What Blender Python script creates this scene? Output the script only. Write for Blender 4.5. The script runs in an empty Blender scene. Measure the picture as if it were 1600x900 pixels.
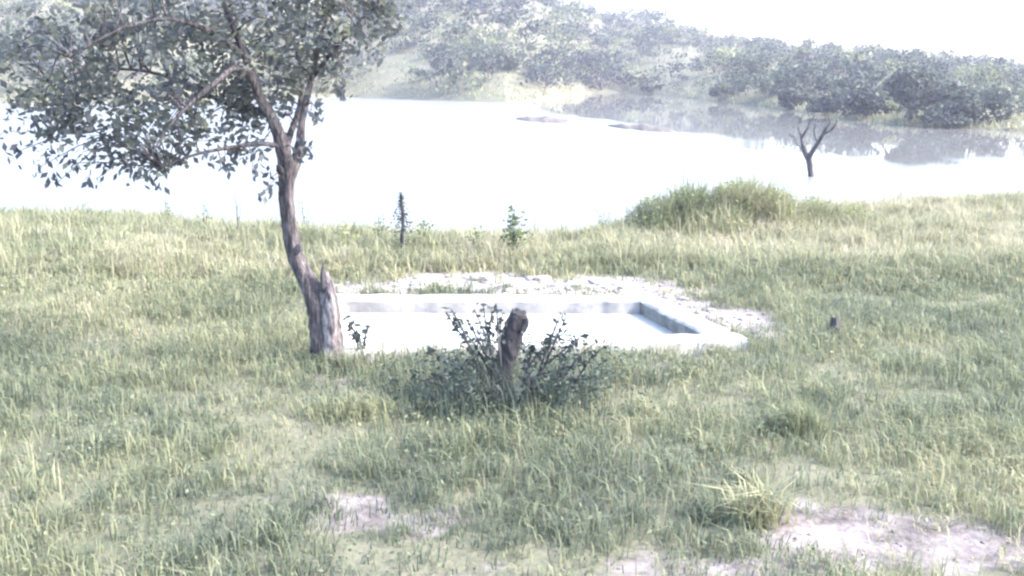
import bpy, math, random
import numpy as np
from mathutils import Vector

random.seed(7)
rng = np.random.default_rng(11)
R = math.radians
scene = bpy.context.scene
COL = scene.collection

# ------------------------------------------------------------------ camera
CAMZ = 3.84
F = 1700.0                      # focal length in photo pixels (1600 wide)
PITCH = math.atan(350.0 / F)
cam_d = bpy.data.cameras.new('camera')
cam = bpy.data.objects.new('camera', cam_d)
COL.objects.link(cam)
cam.location = (0, 0, CAMZ)
cam.rotation_euler = (math.pi / 2 - PITCH, 0, 0)
cam_d.sensor_width = 36.0
cam_d.lens = 36.0 * F / 1600.0
cam_d.clip_start = 0.1
cam_d.clip_end = 5000
scene.camera = cam

# ------------------------------------------------------------------ world and sun
SUN_EL, SUN_AZ = 40.0, 98.0     # azimuth measured from +Y towards +X
world = bpy.data.worlds.new('World')
scene.world = world
world.use_nodes = True
wn = world.node_tree.nodes
wl = world.node_tree.links
sky = wn.new('ShaderNodeTexSky')
sky.sky_type = 'NISHITA'
sky.sun_disc = False
sky.sun_elevation = R(SUN_EL)
sky.sun_rotation = R(SUN_AZ)
sky.air_density = 1.0
sky.dust_density = 2.6
sky.ozone_density = 1.5
bg = wn['Background']
wl.new(sky.outputs[0], bg.inputs[0])
bg.inputs[1].default_value = 0.15
sun_d = bpy.data.lights.new('sun', 'SUN')
sun_d.energy = 1.4
sun_d.angle = R(18.0)
sun_d.color = (1.0, 0.95, 0.87)
sun = bpy.data.objects.new('sun', sun_d)
COL.objects.link(sun)
sun_dir = Vector((math.cos(R(SUN_EL)) * math.sin(R(SUN_AZ)), math.cos(R(SUN_EL)) * math.cos(R(SUN_AZ)), math.sin(R(SUN_EL))))
sun.rotation_euler = sun_dir.to_track_quat('Z', 'Y').to_euler()
sun.location = (30, 20, 60)

vs = scene.view_settings
vs.view_transform = 'Standard'
vs.look = 'None'
vs.exposure = 2.78
vs.gamma = 1.0
vs.use_curve_mapping = False
scene.cycles.use_denoising = True
scene.cycles.filter_width = 2.4
scene.cycles.max_bounces = 8
scene.cycles.volume_bounces = 1

# ------------------------------------------------------------------ helpers
SP, CP = math.sin(PITCH), math.cos(PITCH)
ZW = -0.9                       # lake level


def ray(px, py):
    cx, cy = (px - 800) / F, (450 - py) / F
    return np.array([cx, CP + cy * SP, -SP + cy * CP])


def ground_at(px, py, z=0.0):
    d = ray(px, py)
    t = (z - CAMZ) / d[2]
    return np.array([0, 0, CAMZ]) + d * t


def at(px, py, y):
    d = ray(px, py)
    return np.array([0, 0, CAMZ]) + d * (y / d[1])


def project(P):
    P = np.asarray(P, float)
    dx, dy, dz = P[..., 0], P[..., 1], P[..., 2] - CAMZ
    dep = dy * CP - dz * SP
    up = dy * SP + dz * CP
    return 800 + F * dx / dep, 450 - F * up / dep


def sstep(a, b, x):
    t = np.clip((x - a) / (b - a), 0, 1)
    return t * t * (3 - 2 * t)


def _hash(ix, iy, seed):
    n = (ix.astype(np.int64) * 374761393 + iy.astype(np.int64) * 668265263 + seed * 1442695041) & 0xffffffff
    n = ((n ^ (n >> 13)) * 1274126177) & 0xffffffff
    return ((n ^ (n >> 16)) & 0xffff) / 65535.0


def vnoise(x, y, seed=0):
    x = np.asarray(x, float)
    y = np.asarray(y, float)
    ix, iy = np.floor(x), np.floor(y)
    fx, fy = x - ix, y - iy
    fx, fy = fx * fx * (3 - 2 * fx), fy * fy * (3 - 2 * fy)
    a, b = _hash(ix, iy, seed), _hash(ix + 1, iy, seed)
    c, d = _hash(ix, iy + 1, seed), _hash(ix + 1, iy + 1, seed)
    return (a * (1 - fx) + b * fx) * (1 - fy) + (c * (1 - fx) + d * fx) * fy


def fbm(x, y, seed=0, oct=4):
    s, a, t = 0.0, 0.5, 0.0
    for k in range(oct):
        s = s + a * vnoise(x * 2 ** k, y * 2 ** k, seed + k * 17)
        t += a
        a *= 0.5
    return s / t


def tri_mesh(name, V, T, attrs=None, smooth=False):
    me = bpy.data.meshes.new(name)
    V = np.ascontiguousarray(V, dtype=np.float32)
    T = np.ascontiguousarray(T, dtype=np.int32)
    me.vertices.add(len(V))
    me.vertices.foreach_set('co', V.ravel())
    me.loops.add(T.size)
    me.loops.foreach_set('vertex_index', T.ravel())
    me.polygons.add(len(T))
    me.polygons.foreach_set('loop_start', np.arange(0, T.size, T.shape[1], dtype=np.int32))
    me.polygons.foreach_set('loop_total', np.full(len(T), T.shape[1], dtype=np.int32))
    for k, v in (attrs or {}).items():
        a = me.attributes.new(k, 'FLOAT', 'POINT')
        a.data.foreach_set('value', np.ascontiguousarray(v, dtype=np.float32))
    me.update(calc_edges=True)
    if smooth:
        me.polygons.foreach_set('use_smooth', np.ones(len(T), dtype=bool))
    return me


def link(name, me, mat=None, parent=None):
    o = bpy.data.objects.new(name, me)
    COL.objects.link(o)
    if mat and me:
        if not me.materials:
            me.materials.append(mat)
    if parent:
        o.parent = parent
    return o


def tag(o, label=None, cat=None, group=None, kind=None):
    if label:
        o['label'] = label
    if cat:
        o['category'] = cat
    if group:
        o['group'] = group
    if kind:
        o['kind'] = kind
    return o


def thing(name, label, cat, loc, group=None, rz=0):
    o = bpy.data.objects.new(name, None)
    o.empty_display_size = 0.2
    COL.objects.link(o)
    o.location = loc
    o.rotation_euler = (0, 0, rz)
    return tag(o, label, cat, group)


def merge(parts):
    """parts: list of (V, T, tint) -> one"""
    Vs, Ts, Cs, n = [], [], [], 0
    for V, T, c in parts:
        Vs.append(V)
        Ts.append(np.asarray(T) + n)
        Cs.append(np.broadcast_to(np.asarray(c, float), (len(V),)))
        n += len(V)
    return np.concatenate(Vs), np.concatenate(Ts), np.concatenate(Cs)


def smooth_path(pts, rad, sub=5):
    """Catmull-Rom through the points"""
    P = np.asarray(pts, float)
    r = np.asarray(rad, float)
    E = np.vstack([2 * P[0] - P[1], P, 2 * P[-1] - P[-2]])
    er = np.concatenate([[r[0]], r, [r[-1]]])
    out, ro = [], []
    for i in range(1, len(E) - 2):
        for k in range(sub):
            t = k / sub
            a, b, c, d = E[i - 1], E[i], E[i + 1], E[i + 2]
            out.append(0.5 * (2 * b + (c - a) * t + (2 * a - 5 * b + 4 * c - d) * t * t + (3 * b - a - 3 * c + d) * t ** 3))
            ro.append(er[i] * (1 - t) + er[i + 1] * t)
    out.append(P[-1])
    ro.append(r[-1])
    return np.array(out), np.array(ro)


def tube(pts, rad, n=8, rough=0.0, seed=0, lobes=0.0):
    """triangulated swept tube with closed ends"""
    P = np.asarray(pts, float)
    r = np.asarray(rad, float)
    lr = np.random.default_rng(seed)
    T = np.gradient(P, axis=0)
    T /= np.linalg.norm(T, axis=1)[:, None] + 1e-9
    ref = np.array([0.31, 0.9, 0.12])
    V = []
    ph = lr.uniform(0, 6.28)
    ang = np.linspace(0, 2 * np.pi, n, endpoint=False)
    for i in range(len(P)):
        s = np.cross(T[i], ref)
        s /= np.linalg.norm(s) + 1e-9
        w = np.cross(s, T[i])
        rr = r[i] * (1 + rough * lr.normal(0, 1, n) + lobes * np.sin(3 * ang + ph + 0.15 * i) + 0.6 * lobes * np.sin(5 * ang + 2 * ph))
        V.append(P[i] + rr[:, None] * (np.cos(ang)[:, None] * s + np.sin(ang)[:, None] * w))
    V = np.concatenate(V + [P[:1], P[-1:]])
    tris = []
    m = len(P)
    for i in range(m - 1):
        for k in range(n):
            a, b = i * n + k, i * n + (k + 1) % n
            tris += [(a, b, b + n), (a, b + n, a + n)]
    c0, c1 = m * n, m * n + 1
    for k in range(n):
        tris += [(c0, (k + 1) % n, k), (c1, (m - 1) * n + k, (m - 1) * n + (k + 1) % n)]
    return V, np.array(tris)


def leaves(C, size, aspect=0.5, droop=0.3, lr=None, up=0.3, fold=0.2):
    """folded rhombic leaves at the centres C (n,3); size scalar or array"""
    lr = lr or rng
    n = len(C)
    size = np.broadcast_to(np.asarray(size, float), (n,))[:, None]
    d = lr.normal(0, 1, (n, 3))
    d[:, 2] = d[:, 2] * 0.6 - droop
    d /= np.linalg.norm(d, axis=1)[:, None]
    nn = lr.normal(0, 1, (n, 3))
    nn[:, 2] += up
    s = np.cross(d, nn)
    s /= np.linalg.norm(s, axis=1)[:, None] + 1e-9
    q = np.cross(s, d)
    b = C - d * size * 0.5
    m = C + q * size * fold
    V = np.stack([b, m + s * size * aspect * 0.5 - q * size * fold * 2 * 0.5, C + d * size * 0.5, m - s * size * aspect * 0.5 - q * size * fold], 1).reshape(-1, 3)
    k = np.arange(n)[:, None] * 4
    T = np.concatenate([k + np.array([[0, 1, 2]]), k + np.array([[0, 2, 3]])], 0)
    return V, T


def blades(base, height, width, lean, lr=None, seg=2):
    """curved grass blades; base (n,3); height, width, lean arrays"""
    lr = lr or rng
    n = len(base)
    az = lr.uniform(0, 2 * np.pi, n)
    d = np.stack([np.cos(az), np.sin(az), np.zeros(n)], 1)
    fa = az + np.pi / 2 + lr.normal(0, 0.5, n)
    s = np.stack([np.cos(fa), np.sin(fa), np.zeros(n)], 1)
    h, w, l = [np.broadcast_to(np.asarray(v, float), (n,))[:, None] for v in (height, width, lean)]
    up = np.array([[0, 0, 1.0]])
    mid = base + up * h * 0.6 + d * h * l * 0.28
    tip = base + up * h * (1 - 0.35 * l) + d * h * l
    V = np.stack([base - s * w * 0.5, base + s * w * 0.5, mid - s * w * 0.4, mid + s * w * 0.4, tip], 1).reshape(-1, 3)
    k = np.arange(n)[:, None] * 5
    T = np.concatenate([k + np.array([[0, 1, 3]]), k + np.array([[0, 3, 2]]), k + np.array([[2, 3, 4]])], 0)
    return V, T


# ------------------------------------------------------------------ materials
def new_mat(name):
    m = bpy.data.materials.new(name)
    m.use_nodes = True
    nt = m.node_tree
    nt.nodes.clear()
    return m, nt.nodes, nt.links


def ramp(nodes, stops):
    r = nodes.new('ShaderNodeValToRGB')
    e = r.color_ramp.elements
    while len(e) < len(stops):
        e.new(0.5)
    for i, (p, c) in enumerate(stops):
        e[i].position = p
        e[i].color = (*c, 1)
    return r


def foliage(name, stops, trans=0.35, rough=0.6, spec=0.25, nscale=0.35, namp=0.35, tcol=1.0):
    """tint attribute picks the colour, world-position noise varies it"""
    m, N, L = new_mat(name)
    at_ = N.new('ShaderNodeAttribute')
    at_.attribute_name = 'tint'
    geo = N.new('ShaderNodeNewGeometry')
    no = N.new('ShaderNodeTexNoise')
    no.inputs['Scale'].default_value = nscale
    no.inputs['Detail'].default_value = 3
    L.new(geo.outputs['Position'], no.inputs['Vector'])
    mm = N.new('ShaderNodeMath')
    mm.operation = 'MULTIPLY_ADD'
    L.new(no.outputs['Fac'], mm.inputs[0])
    mm.inputs[1].default_value = namp
    L.new(at_.outputs['Fac'], mm.inputs[2])
    m2 = N.new('ShaderNodeMath')
    m2.operation = 'SUBTRACT'
    L.new(mm.outputs[0], m2.inputs[0])
    m2.inputs[1].default_value = namp * 0.5
    r = ramp(N, stops)
    L.new(m2.outputs[0], r.inputs[0])
    p = N.new('ShaderNodeBsdfPrincipled')
    p.inputs['Roughness'].default_value = rough
    p.inputs['Specular IOR Level'].default_value = spec
    L.new(r.outputs[0], p.inputs['Base Color'])
    t = N.new('ShaderNodeBsdfTranslucent')
    L.new(r.outputs[0], t.inputs['Color'])
    mx = N.new('ShaderNodeMixShader')
    mx.inputs[0].default_value = trans
    L.new(p.outputs[0], mx.inputs[1])
    L.new(t.outputs[0], mx.inputs[2])
    o = N.new('ShaderNodeOutputMaterial')
    L.new(mx.outputs[0], o.inputs[0])
    return m


def rough_mat(name, stops, scale=3.0, detail=6, rough=0.85, bump=0.4, bscale=12.0, stretch=(1, 1, 1), bdist=0.03):
    m, N, L = new_mat(name)
    tc = N.new('ShaderNodeTexCoord')
    mp = N.new('ShaderNodeMapping')
    mp.inputs['Scale'].default_value = stretch
    L.new(tc.outputs['Object'], mp.inputs[0])
    no = N.new('ShaderNodeTexNoise')
    no.inputs['Scale'].default_value = scale
    no.inputs['Detail'].default_value = detail
    no.inputs['Roughness'].default_value = 0.65
    L.new(mp.outputs[0], no.inputs['Vector'])
    r = ramp(N, stops)
    L.new(no.outputs['Fac'], r.inputs[0])
    n2 = N.new('ShaderNodeTexNoise')
    n2.inputs['Scale'].default_value = bscale
    n2.inputs['Detail'].default_value = 5
    L.new(mp.outputs[0], n2.inputs['Vector'])
    b = N.new('ShaderNodeBump')
    b.inputs['Strength'].default_value = bump
    b.inputs['Distance'].default_value = bdist
    L.new(n2.outputs['Fac'], b.inputs['Height'])
    p = N.new('ShaderNodeBsdfPrincipled')
    p.inputs['Roughness'].default_value = rough
    p.inputs['Specular IOR Level'].default_value = 0.25
    L.new(r.outputs[0], p.inputs['Base Color'])
    L.new(b.outputs[0], p.inputs['Normal'])
    o = N.new('ShaderNodeOutputMaterial')
    L.new(p.outputs[0], o.inputs[0])
    return m


M = {}
M['grass'] = foliage('grass_blades', [(0.0, (0.092, 0.112, 0.09)), (0.3, (0.16, 0.186, 0.12)), (0.6, (0.255, 0.268, 0.155)), (0.85, (0.37, 0.352, 0.225)), (1.0, (0.45, 0.41, 0.31))], 0.35, nscale=0.5, namp=0.3)
M['leaf'] = foliage('tree_leaves', [(0.0, (0.06, 0.068, 0.085)), (0.5, (0.12, 0.132, 0.125)), (1.0, (0.23, 0.24, 0.145))], 0.42, rough=0.45, spec=0.4, nscale=1.2)
M['bush_leaf'] = foliage('bush_leaves', [(0.0, (0.034, 0.047, 0.046)), (0.6, (0.08, 0.106, 0.08)), (1.0, (0.19, 0.22, 0.13))], 0.25, rough=0.5, nscale=2.0)
M['far_leaf'] = foliage('woodland_leaves', [(0.0, (0.045, 0.055, 0.058)), (0.4, (0.085, 0.102, 0.085)), (0.7, (0.15, 0.175, 0.1)), (1.0, (0.29, 0.3, 0.16))], 0.3, nscale=0.04, namp=0.4)
M['weed'] = foliage('weed_leaves', [(0.0, (0.09, 0.13, 0.06)), (0.5, (0.18, 0.22, 0.08)), (1.0, (0.34, 0.34, 0.18))], 0.35, nscale=2.0)
M['bark'] = rough_mat('grey_bark', [(0.36, (0.025, 0.021, 0.024)), (0.5, (0.075, 0.065, 0.07)), (0.66, (0.17, 0.15, 0.155))], 16.0, stretch=(1, 1, 0.22), bump=1.0, bscale=30, bdist=0.06)
M['dead_wood'] = rough_mat('dead_wood', [(0.34, (0.026, 0.024, 0.028)), (0.5, (0.06, 0.055, 0.06)), (0.68, (0.125, 0.115, 0.12))], 6.0, stretch=(1, 1, 0.25), bump=1.0, bscale=16, bdist=0.05)
M['pale_wood'] = rough_mat('pale_wood', [(0.38, (0.035, 0.03, 0.034)), (0.5, (0.12, 0.105, 0.11)), (0.64, (0.3, 0.275, 0.28))], 13.0, stretch=(1, 1, 0.2), bump=1.0, bscale=26, bdist=0.05)
M['far_bark'] = rough_mat('far_bark', [(0.3, (0.12, 0.1, 0.1)), (0.7, (0.24, 0.21, 0.2))], 2.0)
M['concrete'] = rough_mat('concrete', [(0.3, (0.17, 0.16, 0.155)), (0.42, (0.36, 0.34, 0.32)), (0.6, (0.52, 0.5, 0.47))], 2.2, bump=0.35, bscale=20, bdist=0.02)
M['concrete_wet_shade'] = rough_mat('stained_shaded_concrete', [(0.34, (0.07, 0.07, 0.06)), (0.5, (0.15, 0.145, 0.13)), (0.7, (0.27, 0.255, 0.235))], 2.5, bump=0.35, bscale=20, bdist=0.02)  # wet stain plus painted shade, for the side inner walls and floor
M['concrete_damp_lit'] = rough_mat('damp_lit_concrete', [(0.3, (0.16, 0.155, 0.155)), (0.55, (0.27, 0.26, 0.255)), (0.8, (0.38, 0.36, 0.34))], 2.5, bump=0.35, bscale=20, bdist=0.02)  # paler stain; the back wall's fuller light is put into the colour
M['stone'] = rough_mat('pale_stone', [(0.3, (0.26, 0.23, 0.22)), (0.55, (0.42, 0.39, 0.37)), (0.75, (0.54, 0.51, 0.48))], 3.0, bump=0.7, bscale=10)
M['mud'] = rough_mat('dark_mud', [(0.3, (0.08, 0.07, 0.065)), (0.7, (0.17, 0.15, 0.13))], 1.0, bump=0.6)


def ground_mat():
    m, N, L = new_mat('veld_soil')
    geo = N.new('ShaderNodeNewGeometry')
    at_ = N.new('ShaderNodeAttribute')
    at_.attribute_name = 'bare'
    n1 = N.new('ShaderNodeTexNoise')
    n1.inputs['Scale'].default_value = 2.2
    n1.inputs['Detail'].default_value = 8
    n1.inputs['Roughness'].default_value = 0.7
    L.new(geo.outputs['Position'], n1.inputs['Vector'])
    n2 = N.new('ShaderNodeTexNoise')
    n2.inputs['Scale'].default_value = 0.12
    n2.inputs['Detail'].default_value = 5
    L.new(geo.outputs['Position'], n2.inputs['Vector'])
    litter = ramp(N, [(0.3, (0.085, 0.085, 0.065)), (0.5, (0.14, 0.135, 0.1)), (0.7, (0.22, 0.2, 0.155))])
    L.new(n1.outputs['Fac'], litter.inputs[0])
    straw = ramp(N, [(0.35, (0.11, 0.125, 0.08)), (0.65, (0.2, 0.19, 0.13))])
    L.new(n2.outputs['Fac'], straw.inputs[0])
    mx0 = N.new('ShaderNodeMix')
    mx0.data_type = 'RGBA'
    mx0.inputs[0].default_value = 0.45
    L.new(litter.outputs[0], mx0.inputs[6])
    L.new(straw.outputs[0], mx0.inputs[7])
    sand = ramp(N, [(0.34, (0.075, 0.066, 0.065)), (0.44, (0.145, 0.127, 0.123)), (0.52, (0.2, 0.176, 0.172)), (0.66, (0.29, 0.26, 0.257))])
    L.new(n1.outputs['Fac'], sand.inputs[0])
    ad = N.new('ShaderNodeMath')
    ad.operation = 'MULTIPLY_ADD'
    L.new(n1.outputs['Fac'], ad.inputs[0])
    ad.inputs[1].default_value = 0.9
    L.new(at_.outputs['Fac'], ad.inputs[2])
    mr = N.new('ShaderNodeMapRange')
    mr.inputs['From Min'].default_value = 0.72
    mr.inputs['From Max'].default_value = 1.1
    L.new(ad.outputs[0], mr.inputs['Value'])
    mx = N.new('ShaderNodeMix')
    mx.data_type = 'RGBA'
    L.new(mr.outputs[0], mx.inputs[0])
    L.new(mx0.outputs[2], mx.inputs[6])
    L.new(sand.outputs[0], mx.inputs[7])
    lm = N.new('ShaderNodeAttribute')
    lm.attribute_name = 'lime'
    pale = ramp(N, [(0.32, (0.2, 0.18, 0.18)), (0.45, (0.33, 0.30, 0.295)), (0.6, (0.45, 0.415, 0.41))])
    L.new(n1.outputs['Fac'], pale.inputs[0])
    mxl = N.new('ShaderNodeMix')
    mxl.data_type = 'RGBA'
    L.new(lm.outputs['Fac'], mxl.inputs[0])
    L.new(mx.outputs[2], mxl.inputs[6])
    L.new(pale.outputs[0], mxl.inputs[7])
    mx = mxl
    n3 = N.new('ShaderNodeTexNoise')
    n3.inputs['Scale'].default_value = 9
    n3.inputs['Detail'].default_value = 6
    L.new(geo.outputs['Position'], n3.inputs['Vector'])
    b = N.new('ShaderNodeBump')
    b.inputs['Strength'].default_value = 0.7
    b.inputs['Distance'].default_value = 0.06
    L.new(n3.outputs['Fac'], b.inputs['Height'])
    p = N.new('ShaderNodeBsdfPrincipled')
    p.inputs['Roughness'].default_value = 0.95
    p.inputs['Specular IOR Level'].default_value = 0.1
    L.new(mx.outputs[2], p.inputs['Base Color'])
    L.new(b.outputs[0], p.inputs['Normal'])
    o = N.new('ShaderNodeOutputMaterial')
    L.new(p.outputs[0], o.inputs[0])
    return m


def water_mat(name, silt, lake=True):
    m, N, L = new_mat(name)
    geo = N.new('ShaderNodeNewGeometry')
    p = N.new('ShaderNodeBsdfPrincipled')
    p.inputs['Base Color'].default_value = (*silt, 1)
    p.inputs['IOR'].default_value = 1.333
    mp = N.new('ShaderNodeMapping')
    mp.inputs['Scale'].default_value = (0.6, 1.6, 1) if lake else (1, 1, 1)
    L.new(geo.outputs['Position'], mp.inputs[0])
    no = N.new('ShaderNodeTexNoise')
    no.inputs['Scale'].default_value = 2.2 if lake else 3.0
    no.inputs['Detail'].default_value = 4
    L.new(mp.outputs[0], no.inputs['Vector'])
    b = N.new('ShaderNodeBump')
    b.inputs['Distance'].default_value = 0.05
    L.new(no.outputs['Fac'], b.inputs['Height'])
    L.new(b.outputs[0], p.inputs['Normal'])
    if lake:
        at_ = N.new('ShaderNodeAttribute')
        at_.attribute_name = 'calm'
        r1 = N.new('ShaderNodeMapRange')
        r1.inputs['To Min'].default_value = 0.34
        r1.inputs['To Max'].default_value = 0.02
        L.new(at_.outputs['Fac'], r1.inputs['Value'])
        L.new(r1.outputs[0], p.inputs['Roughness'])
        r2 = N.new('ShaderNodeMapRange')
        r2.inputs['To Min'].default_value = 0.7
        r2.inputs['To Max'].default_value = 0.012
        L.new(at_.outputs['Fac'], r2.inputs['Value'])
        L.new(r2.outputs[0], b.inputs['Strength'])
    else:
        p.inputs['Roughness'].default_value = 0.06
        b.inputs['Strength'].default_value = 0.08
    o = N.new('ShaderNodeOutputMaterial')
    L.new(p.outputs[0], o.inputs[0])
    return m


# ------------------------------------------------------------------ terrain
def tab(pts, z):
    return np.array([p[0] for p in pts], float), np.array([ground_at(p[0], p[1], z)[1] for p in pts])


FAR = tab([(-200, 162), (204, 160), (400, 155), (540, 152), (640, 155), (740, 159), (790, 160), (840, 157), (885, 150), (930, 145), (970, 144), (1005, 147), (1045, 150), (1136, 160), (1227, 172), (1318, 186), (1405, 196), (1600, 206)], ZW)
NEAR = tab([(-200, 366), (0, 364), (204, 366), (400, 378), (600, 390), (760, 396), (920, 392), (1000, 372), (1140, 362), (1300, 352), (1405, 344), (1700, 334)], ZW)
SKYX = np.array([-300, 0, 204, 500, 700, 800, 890, 940, 1040, 1100, 1250, 1400, 1600, 1900])
SKYY = np.array([-150, -140, -120, -90, -45, -22, 0, 16, 22, 40, 60, 70, 84, 95])

# tank corners on the rim plane (front right, front left, back left, back right)
RIM_Z = 0.15
TANK = [ground_at(1172, 531, RIM_Z), ground_at(515, 550, RIM_Z), ground_at(486, 459, RIM_Z), ground_at(1026, 461, RIM_Z)]
TANK2 = np.array([p[:2] for p in TANK])


def in_tank(x, y, grow=0.0):
    c = TANK2.mean(0)
    Q = c + (TANK2 - c) * (1 + grow)
    ins = np.ones(np.shape(x), bool)
    for i in range(4):
        a, b = Q[i], Q[(i + 1) % 4]
        ins &= ((b[0] - a[0]) * (y - a[1]) - (b[1] - a[1]) * (x - a[0])) < 0
    return ins


def height(x, y):
    x = np.asarray(x, float)
    y = np.asarray(y, float)
    yy = np.maximum(y, 6.0)
    px = np.clip(800 + F * x / (CP * yy + 0.95), -300, 1900)
    yf = np.interp(px, *FAR)
    yn = np.interp(px, *NEAR)
    z = 0.10 * (fbm(x * 0.35, y * 0.35, 3) - 0.5) + 0.05 * (fbm(x * 1.7, y * 1.7, 9) - 0.5)
    z = z * (1 - sstep(-0.02, 0.3, -((np.hypot(x - TANK2.mean(0)[0], y - TANK2.mean(0)[1]) - 5))))
    # bank mound left of the middle and small rise before the lake
    lake = sstep(yn - 4.5, yn + 1.5, y)
    z = z * (1 - lake) + lake * (-1.35)
    z = z - 0.8 * sstep(yn + 1.5, yn + 12, y) * (1 - sstep(yf - 14, yf - 2, y))
    # far side
    sk = np.interp(px, SKYX, SKYY)
    depth = 150.0
    top = CAMZ + (100 - sk) / F * (yf + depth) - 4.0
    t = np.clip((y - yf) / depth, 0, None)
    prof = np.where(t < 1, t * (1.25 - 0.25 * t), 1.0)
    hill = -0.55 + (top + 0.55) * prof + (fbm(x * 0.03, y * 0.03, 21) - 0.5) * 3.0 * sstep(0.02, 0.3, t)
    hill = hill * (1 - sstep(yf + 260, yf + 900, y)) + 0.0
    far = sstep(yf - 2.5, yf + 3.0, y)
    z = z * (1 - far) + far * hill
    # hollow under the tank
    z = np.where(in_tank(x, y, -0.03), -0.95, z)
    return z


BARE = []   # (px, py, rx, ry, strength) of trodden or sandy ground
for e in [(530, 812, 95, 34, .95), (690, 798, 75, 26, .85), (1060, 862, 110, 28, .6), (1345, 838, 120, 64, 1.1), (1480, 840, 120, 70, .8), (1250, 893, 220, 28, .85), (800, 903, 260, 18, .45), (300, 880, 120, 20, .4),
          (1150, 498, 66, 28, 1.0), (800, 444, 260, 19, 1.5), (960, 454, 180, 14, 1.4), (700, 452, 180, 9, 1.2), (1090, 471, 70, 15, .9), (575, 453, 60, 9, 1.1), (1070, 572, 150, 16, .5), (500, 590, 50, 18, .4), (1070, 552, 120, 8, .5)]:
    g = ground_at(e[0], e[1])
    gx = ground_at(e[0] + e[2], e[1])[0] - g[0]
    gy = (ground_at(e[0], e[1] - e[3])[1] - ground_at(e[0], e[1] + e[3])[1]) / 2
    BARE.append((g[0], g[1], gx, gy, e[4]))


def bare(x, y):
    b = np.zeros(np.shape(x))
    x = x + (fbm(x * 1.1, y * 1.1, 201) - .5) * 1.3 + (fbm(x * 4, y * 4, 205) - .5) * .5
    y = y + (fbm(x * 1.1, y * 1.1, 203) - .5) * 1.6 + (fbm(x * 4, y * 4, 207) - .5) * .6
    for cx, cy, rx, ry, s in BARE:
        q = ((x - cx) / rx) ** 2 + ((y - cy) / ry) ** 2
        b = np.maximum(b, s * (1 - sstep(0.1, 1.7, q)))
    return b


def graded(lo, hi, fine_lo, fine_hi, step, grow):
    a = list(np.arange(fine_lo, fine_hi + 1e-6, step))
    s = step
    v = fine_hi
    while v < hi:
        s *= grow
        v += s
        a.append(v)
    s = step
    v = fine_lo
    while v > lo:
        s *= grow
        v -= s
        a.insert(0, v)
    return np.array(a)


def grid_mesh(name, xs, ys, zf, attrs):
    X, Y = np.meshgrid(xs, ys)
    Z = zf(X, Y)
    V = np.stack([X, Y, Z], -1).reshape(-1, 3)
    nx, ny = len(xs), len(ys)
    i = (np.arange(ny - 1)[:, None] * nx + np.arange(nx - 1)[None]).ravel()
    Q = np.stack([i, i + 1, i + 1 + nx, i + nx], 1)
    return tri_mesh(name, V, Q, {k: f(X, Y).ravel() for k, f in attrs.items()}, smooth=True)


M['ground'] = ground_mat()
xs = graded(-1500, 1500, -14, 14, 0.2, 1.055)
ys = graded(-120, 2600, 6, 30, 0.2, 1.035)
far_bare = lambda x, y: np.where(y > 38, 0.3 * fbm(x * 0.05, y * 0.05, 33) - 0.05, bare(x, y))
lime = lambda x, y: np.clip(bare(x, y) * 1.2, 0, 1) * sstep(14.6, 15.4, y) * (1 - sstep(22, 24, y)) * sstep(9, 5, np.abs(x)) * (.75 + .5 * fbm(x * 2.2, y * 2.2, 401)) * (1 - .65 * sstep(2.6, 3.6, x - (y - 15) * -.2))
g_me = grid_mesh('ground', xs, ys, height, {'bare': far_bare, 'lime': lime})
ground = link('ground', g_me, M['ground'])
tag(ground, kind='structure')

# lake
M['lake'] = water_mat('silty_lake', (0.18, 0.18, 0.172))
M['pool'] = water_mat('cloudy_pool_water', (0.44, 0.44, 0.41), False)


def calm(x, y):
    yb = np.interp(x, [-400, 0, 3, 4.5, 9.5, 13, 19, 30, 400], [900, 190, 122, 108, 78, 60, 53, 46, 42])
    w = (fbm(x * 0.12, y * 0.05, 51) - 0.5) * 44 + (fbm(x * .5, y * .16, 57) - .5) * 14
    return sstep(-9, 13, y + w - yb)


lake = link('lake', grid_mesh('lake', graded(-900, 900, -60, 60, 0.8, 1.07), graded(26, 420, 28, 170, 1.2, 1.1), lambda x, y: np.full(np.shape(x), ZW), {'calm': calm}), M['lake'])
tag(lake, kind='structure')


# low mud bars in the lake
def mudbar(name, pts, w, label):
    a, b = [ground_at(*p, ZW) for p in pts]
    n = 26
    V, T = [], []
    for i in range(n):
        t = i / (n - 1)
        c = a * (1 - t) + b * t
        hw = w * math.sin(math.pi * min(max(t, 0.02), 0.98)) ** 0.6 * (0.7 + 0.6 * vnoise(i * 0.6, 1.3, 5))
        hz = 0.34 * math.sin(math.pi * min(max(t, 0.03), 0.97)) ** 0.5 * (0.6 + 0.8 * vnoise(i * 0.8, 7.3, 5))
        for k, (q, zz) in enumerate([(-1, -0.12), (-0.5, hz * 0.8), (0.1, hz), (0.6, hz * 0.7), (1, -0.12)]):
            V.append((c[0], c[1] + q * hw, ZW + zz))
    for i in range(n - 1):
        for k in range(4):
            p = i * 5 + k
            T += [(p, p + 5, p + 6), (p, p + 6, p + 1)]
    o = link(name, tri_mesh(name, np.array(V), np.array(T), smooth=True), M['mud'])
    return tag(o, label, kind='structure')


mudbar('mud_bar', [(806, 186), (896, 191)], 4.5, 'low dark mud bar in the lake, nearer the middle')
mudbar('mud_bar', [(950, 197), (1058, 206)], 3.2, 'long dark mud bar in the lake, right of the other')

# ------------------------------------------------------------------ concrete drinking pool
tc_ = np.array([*TANK2.mean(0), 0])
tank = thing('concrete_drinking_pool', 'low rectangular pale concrete drinking pool sunk in the grass', 'pool', tc_)


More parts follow.
